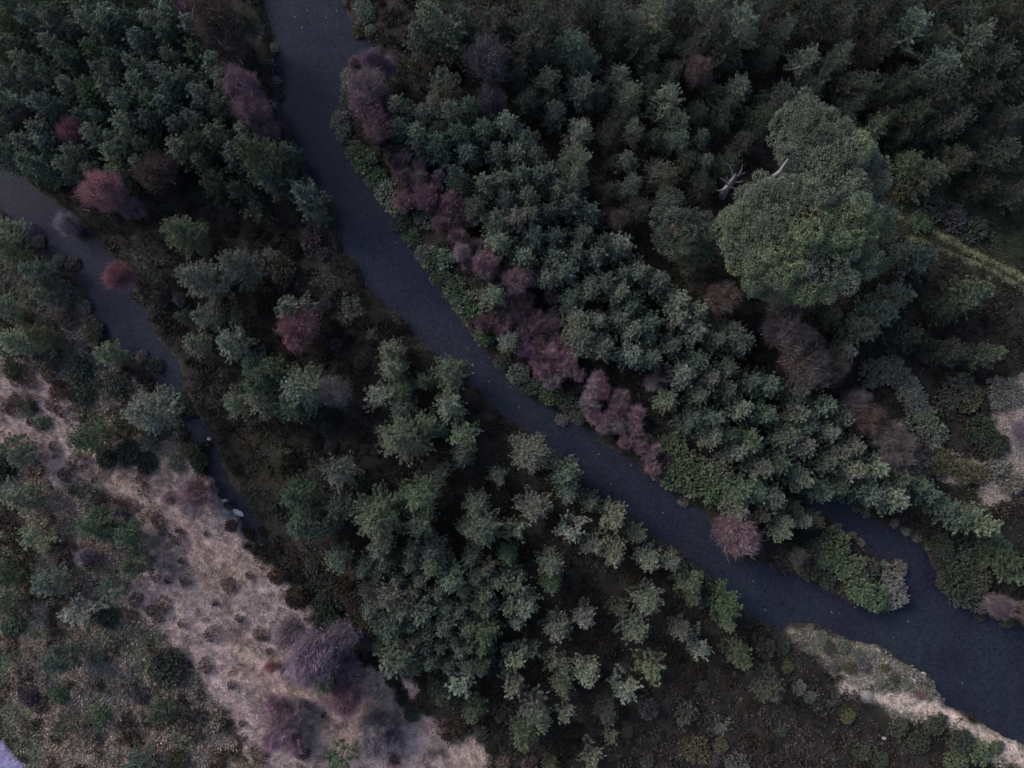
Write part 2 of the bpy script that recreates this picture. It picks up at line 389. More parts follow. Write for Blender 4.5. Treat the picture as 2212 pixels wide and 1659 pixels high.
def bush_proto(seed, kind):
    """low rounded leafy bush, unit radius ~1, height ~.8, made of upright leafy shoots"""
    rs = np.random.RandomState(seed)
    m = 210 if kind == 'leafy' else 170; le = 11
    a = rs.rand(m) * 6.283; rr = rs.rand(m) ** .55
    edge = .78 + .42 * N2(np.cos(a) * 1.6 + seed, np.sin(a) * 1.6, 1.2, 2)
    x = np.cos(a) * rr * edge; y = np.sin(a) * rr * edge
    top = (.62 if kind == 'leafy' else .5) * np.sqrt(np.maximum(.05, 1 - rr ** 2)) * (.65 + .7 * N3(x * 2 + seed, y * 2, 1.5, 2)) + .1
    B = np.stack([x, y, top * rs.uniform(.55, 1, m)], 1)
    ax = unit(np.stack([x * .8, y * .8, np.full(m, .75)], 1) + rs.normal(size=(m, 3)) * .25)
    sl = .26 if kind == 'leafy' else .2
    b = np.repeat(B, le, 0) + np.repeat(ax, le, 0) * rs.rand(m * le, 1) * sl
    d = np.repeat(ax, le, 0) * .7 + rs.normal(size=(m * le, 3)) * .6
    ln = (.15 if kind == 'leafy' else .12) * rs.uniform(.7, 1.4, m * le)
    v, f = rblades(rs, b, d, ln, ln * (.5 if kind == 'leafy' else .3))
    sh = rs.uniform(.68, 1.35, (m, 1)) * (1 + rs.normal(size=(m, 3)) * .05)
    return make_mesh(kind + '_bush', v, f, np.repeat(np.repeat(sh, le, 0), 4, 0), M_FOL)

PINE_S = [pine_proto(100 + i, 5.2, 1.45, 8, 7, .34, 31, .7 + .06 * (i % 3), sparse=.05 * (i % 3)) for i in range(7)]
PINE_L = [pine_proto(200 + i, 8.0, 2.1, 11, 8, .36, 31, .65 + .07 * (i % 3), sparse=.06, lean=.3) for i in range(5)]
PINE_STAR = [pine_proto(300 + i, 4.2, 1.3, 5, 5, .5, 30, .55, sparse=.18, nlen=.19) for i in range(4)]
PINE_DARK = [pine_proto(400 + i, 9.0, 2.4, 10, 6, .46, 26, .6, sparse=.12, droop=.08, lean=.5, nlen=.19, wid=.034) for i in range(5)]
PINE_THIN = [pine_proto(500 + i, 2.8, 1.2, 4, 5, .42, 22, .5, sparse=.3, nlen=.17) for i in range(3)]
BIRCH = [birch_proto(600 + i, 4.8, 1.6, 50, True, False, 180, .022) for i in range(4)]
BIRCHS = [birch_proto(650 + i, 2.6, 1.25, 34, False, True, 150, .022) for i in range(4)]
LEAFY = [bush_proto(700 + i, 'leafy') for i in range(5)]
HEATHB = [bush_proto(720 + i, 'heather') for i in range(4)]

# ------------------------------------------------------------------ colours of foliage (albedo) and the words for them
TONE = {
 'grey':   ((.142, .168, .136), 'grey-green'),
 'light':  ((.168, .206, .148), 'light green'),
 'lgrey':  ((.180, .210, .172), 'pale grey-green'),
 'green':  ((.100, .134, .088), 'green'),
 'teal':   ((.100, .134, .112), 'blue-green'),
 'dull':   ((.068, .080, .066), 'dull dark'),  # dull and dark also paint the dim light of the upper-right wood
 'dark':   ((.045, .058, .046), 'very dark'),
 'olive':  ((.100, .100, .064), 'olive yellow'),
 'pale':   ((0.171, 0.171, 0.159), 'pale silvery'),
 'crimson':((.27, .14, .165), 'crimson'),
 'plum':   ((.190, .125, .155), 'plum red'),
 'magenta':((.265, .165, .225), 'magenta'),
 'pink':   ((.26, .185, .225), 'dusty pink'),
 'mauve':  ((.225, .19, .225), 'mauve'),
 'violet': ((.185, .145, .195), 'dark violet'),
 'brown':  ((.112, .090, .086), 'brown'),
 'rust':   ((0.062, 0.041, 0.034), 'rusty brown'),
 'heath':  ((0.044, 0.035, 0.029), 'dark brown'),
 'grmauve':((.088, .080, .090), 'greyish mauve'),
}
THINGS = []      # (object, px, py, r, noun, tone word)
def vary(c, rs, k=.13):
    f = 1 + rs.normal() * k; return tuple(max(.01, c[i] * f * (1 + rs.normal() * .04)) for i in range(3)) + (1.0,)
VR = np.random.RandomState(55)
def place_tree(name, cat, noun, protos, px, py, r, tone, hfac=1.0, pr=1.5, ph=6.0, tilt=.05, group=None, label=None, zc=.62):
    rm0 = r * K
    s = rm0 / pr; h = ph * (s ** .75) * hfac * VR.uniform(.9, 1.1)
    z = zc * h; x, y = W(px, py, z); f = (CAM_H - z) / CAM_H
    s *= f; sz = h / ph
    gz = float(ground_h(np.array([x]), np.array([y]))[0])
    root = bpy.data.objects.new(name, None); COL.objects.link(root); root.empty_display_size = .3
    root.location = (x, y, max(gz, WATER_Z) - .03); root.rotation_euler = (VR.normal() * tilt, VR.normal() * tilt, VR.rand() * 6.283)
    root.scale = (s, s * VR.uniform(.9, 1.1), sz * (6.6 / 9.0 if protos is PINE_DARK else 1))
    tm, cm = protos[VR.randint(len(protos))]
    a = link('trunk' , tm, root); b = link('crown', cm, root)
    b.color = vary(TONE[tone][0], VR)
    root['category'] = cat; root['group'] = group or ''
    THINGS.append([root, px, py, r, noun, TONE[tone][1], label])
    return root
def place_bush(name, cat, noun, protos, px, py, r, tone, hf=.9, group=None, label=None, aspect=None):
    x, y = W(px, py, .3); gz = float(ground_h(np.array([x]), np.array([y]))[0])
    o = link(name, protos[VR.randint(len(protos))], None, (x, y, max(gz, WATER_Z) - .05))
    rm = r * K; o.rotation_euler = (0, 0, VR.rand() * 6.28); o.scale = (rm, rm * (aspect or VR.uniform(.8, 1.15)), rm * hf)
    if noun == 'heather bush': o.scale.z = max(rm * hf, .8)
    o.color = vary(TONE[tone][0], VR, .1); o['category'] = cat; o['group'] = group or ''
    THINGS.append([o, px, py, r, noun, TONE[tone][1], label]); return o

def region_name(px, py):
    if px < 640 and py < 440 and not (px < 150 and py > 330): return 'in the wood at upper left'
    # left of the narrow stream
    sx = np.interp(py, [350, 560, 780, 1000, 1160, 1350, 1520], [0, 180, 330, 450, 560, 760, 880])
    if px < sx: return 'left of the narrow stream'
    rx = np.interp(py, [0, 280, 450, 560, 700, 850, 950, 1080, 1220, 1360], [650, 670, 770, 840, 950, 1090, 1230, 1370, 1560, 1700])
    if px < rx or (py > 1360 and px < 2000): return 'between the two waters'
    if px > 1650 and 1120 < py < 1330 and px < 1970: return 'on the point between the river arms'
    return 'right of the river'
def pine(px, py, r, tone='grey', kind=None, **kw):
    if 780 < px < 1600 and py > 1180 and region_name(px, py).startswith('between'): r *= .9
    if kind is None: kind = 'S' if r < 46 else 'L'
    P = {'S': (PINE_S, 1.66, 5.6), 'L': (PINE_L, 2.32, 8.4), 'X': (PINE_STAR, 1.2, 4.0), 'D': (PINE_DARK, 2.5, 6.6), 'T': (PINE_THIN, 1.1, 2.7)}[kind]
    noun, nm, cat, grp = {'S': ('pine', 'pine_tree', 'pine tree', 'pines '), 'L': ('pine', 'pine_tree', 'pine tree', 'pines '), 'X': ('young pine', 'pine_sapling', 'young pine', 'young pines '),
        'D': ('spruce', 'spruce_tree', 'spruce tree', 'tall spruces '), 'T': ('thin sapling', 'pine_sapling', 'young pine', 'thin saplings ')}[kind]  # kind D: same conifers as elsewhere, often toned darker for low light
    if kind == 'S' and r < 32.5: noun, nm, cat, grp = 'young pine', 'pine_sapling', 'young pine', 'young pines '
    return place_tree(nm, cat, noun, P[0], px, py, r, tone, pr=P[1], ph=P[2], group=grp + region_name(px, py), **kw)
def birch(px, py, r, tone='magenta', small=False, **kw):
    P = (BIRCHS, 1.25, 2.6) if small else (BIRCH, 1.6, 4.8)
    nm = 'bare_shrub' if small else 'bare_birch'
    return place_tree(nm, 'shrub' if small else 'birch tree', 'leafless shrub' if small else 'leafless birch', P[0], px, py, r, tone, pr=P[1], ph=P[2],
                      zc=.5, group=('leafless shrubs ' if small else 'leafless birches ') + region_name(px, py), **kw)
def shrub(px, py, r, tone='green', **kw):
    return place_bush('leafy_shrub', 'leafy shrub', 'low leafy shrub', LEAFY, px, py, r, tone, group='leafy shrubs ' + region_name(px, py), **kw)
def heather(px, py, r, tone='heath', **kw):
    return place_bush('heather_bush', 'heather bush', 'heather bush', HEATHB, px, py, r, tone, .6, group='heather bushes in the pale grass', **kw)

# ------------------------------------------------------------------ ground sheet and water
def build_ground():
    inner_x = np.arange(-50, 50.01, .22); inner_y = np.arange(-38.5, 38.51, .22)
    out = np.array([1.5, 4, 8, 14, 24, 45, 90, 200, 500])
    xs = np.concatenate([-50 - out[::-1], inner_x, inner_x[-1] + out]); ys = np.concatenate([-38.5 - out[::-1], inner_y, inner_y[-1] + out])
    X, Y = np.meshgrid(xs, ys); x = X.ravel(); y = Y.ravel(); nx = len(xs); ny = len(ys)
    d = wd(x, y); z = ground_h(x, y, d)
    rg = np.random.RandomState(3); z = z + (rg.rand(len(z)) - .5) * .05 * (d > 0)
    c = ground_colour(x, y)
    wet = sst(.35, .0, d); c = lerp(c, np.array((.022, .022, .022)), wet * .6)
    fine = (N4(x, y, 3.1, 2) - .5); c = c * (1 + fine[:, None] * .5)
    i, j = np.meshgrid(np.arange(nx - 1), np.arange(ny - 1)); a = (j * nx + i).ravel()
    f = np.stack([a, a + 1, a + 1 + nx, a + nx], 1)
    me = make_mesh('ground', np.stack([x, y, z], 1), f, c, M_GROUND, True)
    o = link('ground', me); o['kind'] = 'structure'
def poly_obj(name, pts, grow=1.6):
    import bmesh
    from mathutils import geometry
    # water sheet a little wider than the traced edge; the banks rise through it and draw the shoreline
    cx = [p for p in pts]; n = len(cx); area = sum(cx[i][0] * cx[(i + 1) % n][1] - cx[(i + 1) % n][0] * cx[i][1] for i in range(n))
    sg = -1 if area > 0 else 1
    xs = [p[0] for p in pts]; ys = [p[1] for p in pts]
    v = [(min(xs) - grow, min(ys) - grow, WATER_Z), (max(xs) + grow, min(ys) - grow, WATER_Z), (max(xs) + grow, max(ys) + grow, WATER_Z), (min(xs) - grow, max(ys) + grow, WATER_Z)]
    me = make_mesh(name, v, [(0, 1, 2, 3)], None, M_WATER); o = link(name, me); o['kind'] = 'structure'; return o
build_ground()
allw = RIVER + STREAM
poly_obj('river_water', allw, .5)

# ------------------------------------------------------------------ ground cover (uncountable): heather, grass, moss
def scatter(n, seed, x0=-48, x1=48, y0=-37, y1=37):
    rs = np.random.RandomState(seed); return rs, rs.uniform(x0, x1, n), rs.uniform(y0, y1, n)
def cover(name, label, rs, x, y, col, bl, leaves, spread, up, wfac, tilt=1.0):
    d = wd(x, y); k = d > .12; x, y, col, bl = x[k], y[k], col[k], bl[k]
    z = ground_h(x, y, d[k]); m = len(x)
    cz = np.repeat(np.stack([x, y, z], 1), leaves, 0); blr = np.repeat(bl, leaves)
    off = rs.normal(size=(m * leaves, 3)) * np.array((spread, spread, 0)) * (blr / bl.mean())[:, None]
    off[:, 2] = rs.rand(m * leaves) * blr * up * .8
    dr = rs.normal(size=(m * leaves, 3)) * tilt + off / (np.abs(off).max() + 1e-6) * .6; dr[:, 2] = np.abs(dr[:, 2]) * .6 + up
    ln = blr * rs.uniform(.6, 1.3, len(blr)); v, f = rblades(rs, cz + off, dr, ln, ln * wfac)
    sh = rs.uniform(.72, 1.32, (m, 1)); c = np.repeat(np.repeat(col * sh, leaves, 0), 4, 0)
    me = make_mesh(name, v, f, c, M_COVER); o = link(name, me)
    o['kind'] = 'stuff'; o['label'] = label; o['category'] = name.replace('_', ' ')
    return o
# dark heather on the banks between the waters and under the trees
rs, x, y = scatter(36000, 11); r = regions(x, y)
cl = N1(x, y, 1.4, 2); k = (rs.rand(len(x)) < (1 - np.maximum(np.maximum(r['pale'], r['mottle']), np.maximum(r['bank'], r['pale2']))) * (.25 + cl))
x, y, cl = x[k], y[k], cl[k]; hue = rs.rand(len(x)); r = regions(x, y)
col = lerp(np.tile(np.array((.030, .026, .024)), (len(x), 1)), np.array((.060, .053, .048)), sst(.5, 1, hue))
col = lerp(col, np.array((.042, .046, .034)), sst(.45, .65, N2(x, y, .3, 2)) * .6)
col = lerp(col, np.array((.045, .038, .024)), r['mossy'] * .3)
col = lerp(col, np.array((.045, .055, .038)), r['green'] * .8)
se = sst(20, 5, np.hypot(x - 20, y + 34)) ; col = lerp(col, np.array((.062, .055, .052)), se * .6)
cover('heather', 'dark brown heather covering the ground between the two waters', rs, x, y, col * rs.uniform(.4, 1.35, (len(x), 1)), .15 + .22 * cl, 17, .16, .4, .34)
# pale dead grass
rs, x, y = scatter(90000, 12, -48, 2, -37, 4); r = regions(x, y); x2 = x
k = rs.rand(len(x)) < r['pale']; x, y = x[k], y[k]; hue = N4(x, y, .35, 3)
col = lerp(np.tile(np.array((.45, .342, .325)), (len(x), 1)), np.array((.40, .325, .345)), sst(.4, .6, hue))
col = lerp(col, np.array((.45, .36, .28)), sst(.5, .65, N1(x, y, .3, 2)) * .7)
col = lerp(col, np.array((.15, .105, .10)), np.maximum(sst(.54, .6, N3(x, y, 1.9, 3)), sst(.6, .66, N2(x, y, 3.6, 2))) * .75 + 0 * hue)
st = N2(x * .5 + y * .9, (x * .9 - y * .5) * .22, 1.6, 3); col = col * (.6 + .75 * sst(.35, .65, st))[:, None]
cover('pale_grass', 'pale pinkish dead grass in the clearing at lower left', rs, x, y, col, .16 + .10 * rs.rand(len(x)), 9, .10, .35, .11, 1.0)
# mixed brown and green undergrowth at lower left
rs, x, y = scatter(60000, 13, -48, -18, -37, 16); r = regions(x, y)
k = rs.rand(len(x)) < r['mottle'] * (1 - r['gravel']); x, y = x[k], y[k]; a = N1(x, y, .55, 3); b = N2(x, y, .8, 3); q = rs.rand(len(x))
col = np.tile(np.array((.33, .262, .225)), (len(x), 1)); col = lerp(col, np.array((.165, .180, .130)), sst(.48, .58, a))
col = lerp(col, np.array((.20, .185, .19)), sst(.54, .64, b) * .7); col = lerp(col, np.array((.06, .048, .042)), sst(.44, .36, b))
col = lerp(col, np.array((.28, .23, .19)), (q > .86) * .8); col = col * rs.uniform(.5, 1.45, (len(x), 1))
cover('undergrowth', 'mottled brown and green undergrowth at the lower left', rs, x, y, col, .12 + .18 * N4(x, y, 1., 2), 11, .12, .35, .32)
# river bank plants, pale grass on the far right, sandy bank scrub
rs, x, y = scatter(60000, 14, 20, 48, -37, 2); r = regions(x, y)
w = np.maximum(r['bank'] * (1 - r['sand'] * .8) * .8, r['pale2'] * .8); k = rs.rand(len(x)) < w; x, y = x[k], y[k]; q = N1(x, y, .9, 3)
col = lerp(np.tile(np.array((.18, .165, .158)), (len(x), 1)), np.array((.09, .10, .078)), sst(.5, .6, q)); col = lerp(col, np.array((.34, .30, .28)), (rs.rand(len(x)) > .75) * .8); col = col * rs.uniform(.5, 1.4, (len(x), 1))
col = lerp(col, np.array((.38, .33, .31)), sst(.3, .7, regions(x, y)['pale2']) * .85)
cover('bank_scrub', 'greyish grass and scrub on the river bank at lower right', rs, x, y, col, .12 + .12 * rs.rand(len(x)), 10, .10, .35, .25)
# green track edges at the right
rs, x, y = scatter(50000, 15, 30, 48, 5, 20); r = regions(x, y); k = rs.rand(len(x)) < np.maximum(r['track'], r['green'] * .3); x, y = x[k], y[k]
col = lerp(np.tile(np.array((.05, .062, .04)), (len(x), 1)), np.array((.24, .26, .17)), regions(x, y)['track'])
cover('green_grass', 'green grass along the two lines of a track at the right', rs, x, y, col, .13 + .08 * rs.rand(len(x)), 8, .09, .6, .16)
# fringe of grass overhanging the water's edge
rs, x, y = scatter(160000, 16, -47, 47, -36, 36); d = wd(x, y); k = (d > .1) & (d < .55) & (N2(x, y, .7, 2) > .42); x, y = x[k], y[k]; q = N1(x, y, .5, 2)
col = lerp(np.tile(np.array((.045, .044, .035)), (len(x), 1)), np.array((.125, .12, .105)), sst(.5, .66, q))
cover('bank_grass', 'thin line of grey-green grass along the edges of the water', rs, x, y, col, .14 + .08 * rs.rand(len(x)), 8, .07, .45, .13)

# ------------------------------------------------------------------ individual trees
# between the two waters, upper part
for a in [(390,506,48,'light'),(525,580,50,'lgrey'),(445,612,50,'grey'),(421,600,26,'lgrey'),(563,346,60,'green'),(668,425,44,'grey'),(693,466,22,'grey'),
  (422,746,30,'lgrey'),(499,738,44,'lgrey'),(544,775,32,'teal'),(550,822,50,'green'),(634,836,58,'light'),(592,802,42,'green'),(499,868,34,'grey'),
  (563,868,42,'light'),(624,880,42,'light'),(634,664,42,'lgrey'),(445,679,36,'grey'),(397,679,20,'teal'),(729,1026,44,'grey'),(643,1077,44,'teal'),
  (723,1090,34,'teal'),(652,1141,46,'teal'),(697,1134,38,'teal'),(803,1122,58,'light'),(755,1109,26,'teal'),(723,1211,34,'grey'),(809,1182,38,'grey'),
  (908,1072,46,'light'),(864,1074,24,'grey'),(953,1083,20,'dull'),(905,1130,42,'grey'),(877,948,64,'grey'),(925,920,30,'light'),(845,762,30,'light'),(845,793,34,'light'),
  (969,805,40,'grey'),(918,826,24,'green'),(864,836,28,'green'),(873,881,32,'light'),(969,881,36,'light'),(1011,944,40,'light'),(1001,990,30,'grey'),
  (1142,981,46,'lgrey'),(1043,1150,48,'light'),(1030,1092,32,'grey'),(1011,1141,26,'grey'),(1100,1198,30,'green'),(1222,1014,40,'grey'),(1219,1045,30,'light'),
  (1235,1067,28,'grey'),(1276,1086,26,'light'),(1155,1090,40,'lgrey'),(1321,1115,38,'light'),(1372,1150,22,'light'),(1327,1192,40,'light'),
  (1401,1208,34,'lgrey'),(1446,1214,28,'grey'),(1187,1222,36,'grey'),(1190,1258,30,'green'),(940,1192,40,'lgrey'),(892,1189,30,'grey'),(940,1228,40,'light'),
  (979,1246,42,'light'),(1024,1200,28,'grey'),(1056,1230,28,'light'),(1043,1269,34,'light'),(835,1285,42,'grey'),(877,1312,45,'grey'),(851,1352,45,'teal'),
  (912,1313,42,'grey'),(957,1349,40,'grey'),(1011,1349,35,'grey'),(1049,1352,42,'green'),(1046,1395,34,'green'),(931,1368,34,'grey'),(819,1345,30,'teal'),(995,1317,28,'grey'),
  (1133,1298,38,'lgrey'),(1117,1338,26,'lgrey'),(1209,1360,40,'grey'),(1265,1330,30,'lgrey'),(857,1416,50,'grey'),(820,1395,26,'dull'),(989,1408,30,'grey'),(1049,1425,35,'dull'),
  (963,1490,36,'dull'),(1030,1535,32,'green'),(1133,1588,46,'green'),(1171,1558,26,'light'),(1487,1256,40,'green'),(1500,1288,28,'green'),
  (1558,1305,45,'green'),(1571,1346,22,'light'),(1411,1298,42,'grey'),(1372,1362,42,'lgrey'),(1475,1358,30,'grey'),(1593,1410,36,'green'),(1663,1483,38,'dull'),
  (1308,1542,30,'dull'),(1215,1474,30,'grey'),(1263,1450,36,'lgrey')]:
    pine(*a)
for a in [(1072,1029,18,'grey'),(960,1016,20,'grey'),(969,849,16,'light'),(957,932,14,'grey'),(1238,1131,27,'lgrey'),(1276,1170,24,'lgrey'),(1107,1138,24,'light'),
  (1107,1246,28,'grey'),(816,1240,18,'grey'),(1094,1298,22,'grey'),(1107,1464,27,'lgrey'),(1110,1406,27,'light'),(1145,1397,18,'grey'),(1187,1419,19,'light'),
  (1216,1429,18,'grey'),(1145,1518,36,'lgrey'),(1222,1474,20,'grey'),(1219,1531,23,'grey'),(1331,1304,20,'dull'),(1503,1387,27,'lgrey'),(1401,1435,30,'light'),
  (1347,1474,30,'light'),(1279,1627,26,'light'),(995,1458,32,'lgrey'),(822,855,30,'lgrey'),(584,546,13,'lgrey'),(713,1464,26,'green'),(736,1637,30,'green'),
  (1318,1579,15,'grey'),(1184,1645,16,'olive')]:
    pine(*a, kind='X', zc=.5)
for a in [(323,558,36,'dull'),(531,686,30,'dull'),(560,455,30,'dull'),(761,666,32,'dull'),(806,679,14,'dull'),(710,609,26,'dull'),(806,721,12,'grey'),(740,620,18,'dull'),
  (595,975,22,'dull'),(680,1010,22,'dull'),(1555,1557,22,'teal'),(340,600,24,'dull'),(600,1000,16,'olive')]:
    pine(*a, kind='T', zc=.5)
shrub(613, 586, 28, 'olive', label='olive yellow rounded shrub alone on the dark heather below the tiny pale pine')
shrub(1503, 1618, 26, 'olive'); shrub(1555, 1608, 15, 'olive'); shrub(1724, 1486, 15, 'pale'); shrub(1750, 1505, 12, 'grey')
shrub(704, 1320, 30, 'dark', label='dark rounded shrub beside the ditch just above the violet birches')
shrub(368, 1437, 36, 'dark', label='big dark green round shrub standing alone at the left edge of the pale clearing')
shrub(700, 1285, 20, 'dull'); shrub(640, 1290, 22, 'rust')
# left of the narrow stream
for a in [(336,881,58,'lgrey'),(86,586,38,'grey'),(19,540,40,'green'),(192,944,44,'green'),(237,766,32,'light'),(45,602,26,'grey'),(99,638,30,'light'),(19,663,32,'grey'),
  (38,743,32,'light'),(19,490,24,'grey'),(96,727,36,'olive'),(272,912,32,'olive'),(53,1075,38,'lgrey'),(28,1060,24,'grey'),(85,1150,28,'light'),(205,1130,36,'green'),
  (240,1148,30,'light'),(283,1155,34,'green'),(300,1215,38,'green'),(250,1262,28,'teal'),(110,1255,38,'grey'),(20,1240,34,'green'),(20,1305,34,'green'),(178,1318,28,'lgrey'),
  (135,1418,40,'teal'),(20,1435,26,'green'),(55,990,34,'grey'),(30,960,24,'green'),(355,1530,30,'green'),(300,1650,36,'teal'),(150,1560,20,'dull'),(10,1190,26,'dark')]:
    pine(*a, kind=('X' if a[2] < 30 else None), zc=.5, hfac=.8)
for a in [(93,913,18,'green'),(60,880,16,'green'),(220,1545,20,'green'),(385,1640,22,'olive'),(130,1500,18,'green'),(30,1350,24,'green'),
  (300,1500,18,'grmauve'),(60,1500,20,'grmauve'),(140,1210,22,'brown'),(235,1330,22,'dark'),
  (320,1000,22,'dark'),(280,975,26,'dull'),(230,990,20,'dark'),(350,930,20,'dull'),(330,790,18,'dull'),(250,830,26,'dull'),(170,800,28,'dull'),(180,850,24,'dull'),
  (120,770,22,'dull'),(200,720,18,'olive'),(150,690,20,'brown'),(60,690,20,'olive'),(30,800,18,'dark'),(10,1010,30,'dark'),(120,560,14,'pale'),(75,520,14,'pale'),(140,620,15,'pale'),
  (175,660,14,'pale'),(205,705,12,'pale'),(300,770,14,'pale'),(380,1000,18,'pale'),(408,975,18,'olive'),(318,955,18,'pale'),(430,1000,16,'dark')]:
    shrub(*a)
shrub(150, 567, 15, 'brown', label='small brown bush standing out of the water near the top of the narrow stream')
# upper left: named trees, then the wood is filled up
for a in [(128,25,34,'green'),(60,130,34,'grey'),(300,190,40,'grey'),(420,250,34,'grey'),(170,330,34,'grey'),(20,335,36,'teal'),(245,345,34,'light'),(390,320,34,'lgrey'),(470,395,38,'dull'),(440,345,30,'grey'),(520,410,30,'dull')]:
    pine(*a)
birch(480, 55, 62, 'brown'); birch(500, 110, 50, 'brown'); birch(430, 30, 34, 'plum'); birch(545, 60, 30, 'olive')
birch(530, 205, 44, 'plum'); birch(560, 250, 46, 'plum'); birch(590, 285, 34, 'plum'); birch(120, 265, 32, 'brown', small=True); birch(60, 250, 34, 'brown')
birch(172, 302, 32, 'crimson'); birch(350, 380, 46, 'brown')
birch(253, 436, 50, 'crimson', label='crimson bare birch with a white stem below the upper left wood'); birch(292, 455, 28, 'violet')
birch(141, 484, 30, 'violet', small=True, label='faint violet twiggy bush at the edge of the narrow stream')
birch(266, 596, 34, 'crimson', label='small pinkish crimson birch with white stem leaning over the narrow stream'); 
birch(653, 714, 52, 'crimson', label='round bright crimson bare tree alone in the dark heather'); 
birch(729, 849, 42, 'mauve', label='round mauve bare tree to the left of the pines beside the river')
birch(386, 645, 16, 'mauve', small=True)
# pink and violet birches in the pale clearing
birch(428, 1062, 44, 'pink', label='dusty pink bare shrub at the top of the pale grass clearing', small=True)
birch(690, 1392, 62, 'violet'); birch(640, 1350, 40, 'mauve'); birch(742, 1370, 40, 'violet'); birch(755, 1425, 30, 'violet'); birch(592, 1437, 16, 'crimson', small=True)
birch(640, 1435, 30, 'violet', small=True); birch(757, 1492, 42, 'plum'); birch(620, 1556, 44, 'magenta', small=True); birch(660, 1525, 24, 'violet', small=True); birch(800, 1606, 34, 'mauve', small=True); birch(822, 1552, 36, 'mauve', small=True)
birch(850, 1590, 24, 'violet', small=True); birch(596, 1520, 26, 'pink', small=True); birch(590, 1590, 28, 'magenta', small=True); birch(640, 1600, 30, 'pink', small=True); birch(790, 1560, 28, 'mauve', small=True); birch(716, 1478, 24, 'plum', small=True); birch(662, 1455, 28, 'violet', small=True); birch(700, 1440, 30, 'violet', small=True); birch(372, 1075, 22, 'pink', small=True); birch(190, 1195, 22, 'mauve', small=True); birch(255, 1105, 16, 'mauve', small=True)
# east bank of the river
for a in [(864,237,38,'grey'),(960,176,36,'grey'),(1020,227,34,'teal'),(937,230,28,'grey'),(1100,262,36,'grey'),(1060,640,34,'light'),(1100,742,26,'lgrey'),(1113,575,24,'dull')]:
    pine(*a)
for a in [(735,258,18,'pale'),(750,160,16,'pale'),(752,190,15,'grey'),(752,218,16,'green'),(742,285,20,'grey'),(768,330,24,'green'),(790,352,24,'green'),(812,385,22,'green'),(835,415,24,'grey'),
  (858,445,24,'light'),(868,480,24,'dull'),(890,512,22,'green'),(920,470,24,'grey'),(915,550,18,'pale'),(933,560,22,'green'),(960,562,20,'grey'),(950,600,20,'green'),(980,618,22,'green'),(1000,650,26,'green'),
  (1020,675,24,'green'),(1045,725,22,'green'),(1085,780,18,'dull'),(1120,808,22,'grey'),(1150,835,20,'dull'),(1190,848,26,'green'),(1225,868,20,'dull'),(1215,905,14,'pale'),(1250,893,20,'dull'),
  (790,30,18,'grey'),(775,60,16,'olive'),(800,65,12,'grey'),(782,10,16,'grey'),(585,100,12,'pale'),(590,170,12,'pale'),(578,140,14,'dull'),(598,200,12,'dull'),(1450,1030,28,'green'),(1480,1000,30,'green'),(1460,960,26,'green'),(1500,1045,30,'green'),
  (1440,1000,22,'brown'),(1530,1020,30,'green'),(1540,1060,32,'green'),(1425,960,22,'green'),(1475,1050,18,'dull'),(1555,1010,26,'grey'),(1480,1085,12,'pale'),(1420,1020,18,'brown'),(1040,620,22,'dull'),(1075,600,22,'grey')]:
    shrub(*a)
for a in [(800,205,46,'plum'),(795,240,44,'plum'),(822,280,38,'plum'),(785,215,30,'brown'),(810,135,30,'violet'),(770,140,16,'pink'),(840,160,22,'violet'),(1040,570,34,'plum'),(998,545,22,'mauve'),(1120,607,36,'plum'),(1065,545,20,'plum')]:
    birch(*a)
for a in [(880,430,28,'plum'),(930,425,34,'plum'),(968,440,28,'plum'),(905,392,24,'mauve'),(880,400,24,'brown'),(868,370,22,'brown'),(850,345,24,'brown'),(955,490,25,'plum'),(985,505,26,'plum'),(1010,480,20,'brown'),(1133,652,24,'plum'),(1190,641,22,'plum'),(1100,680,24,'plum'),(1158,686,28,'plum'),(1190,700,26,'plum'),
  (1133,710,26,'plum'),(1043,698,24,'plum'),(1171,722,24,'brown'),(1133,752,24,'magenta'),(1181,766,24,'magenta'),(1229,766,26,'magenta'),(1170,798,24,'magenta'),(1212,795,24,'magenta'),(1065,670,24,'brown'),(1090,650,20,'plum'),
  (1205,740,20,'plum'),(1150,780,18,'magenta'),(1272,850,18,'pink'),(1300,850,22,'plum'),(1334,860,28,'plum'),(1363,890,26,'plum'),(1305,920,22,'pink'),(1325,888,24,'plum'),(1369,922,22,'pink'),(1350,948,20,'plum'),(1382,967,20,'pink'),
  (1400,985,18,'mauve'),(1345,915,20,'brown'),(1284,880,20,'violet'),(1410,1005,20,'plum'),(1436,812,28,'plum'),(1408,825,24,'mauve'),(1310,470,28,'brown'),(1590,1150,50,'plum'),(1610,1180,30,'mauve'),(1565,1135,28,'plum'),(1713,1195,24,'grmauve')]:
    birch(*a, small=True)
P = np.random.RandomState(91)
for (ax, ay, bx, by, n, w) in [(855,340,1010,510,22,36),(985,530,1150,650,14,30),(1060,650,1235,800,34,46),(1265,845,1395,965,22,38),(790,170,830,320,6,22)]:
    for i in range(n):
        t = (i + P.rand()) / n; px = ax + (bx - ax) * t + P.uniform(-w, w); py = ay + (by - ay) * t + P.uniform(-w, w) * .8
        birch(px, py, P.uniform(16, 24), ['plum', 'magenta', 'plum', 'mauve', 'grmauve', 'pink'][P.randint(6)], small=True)
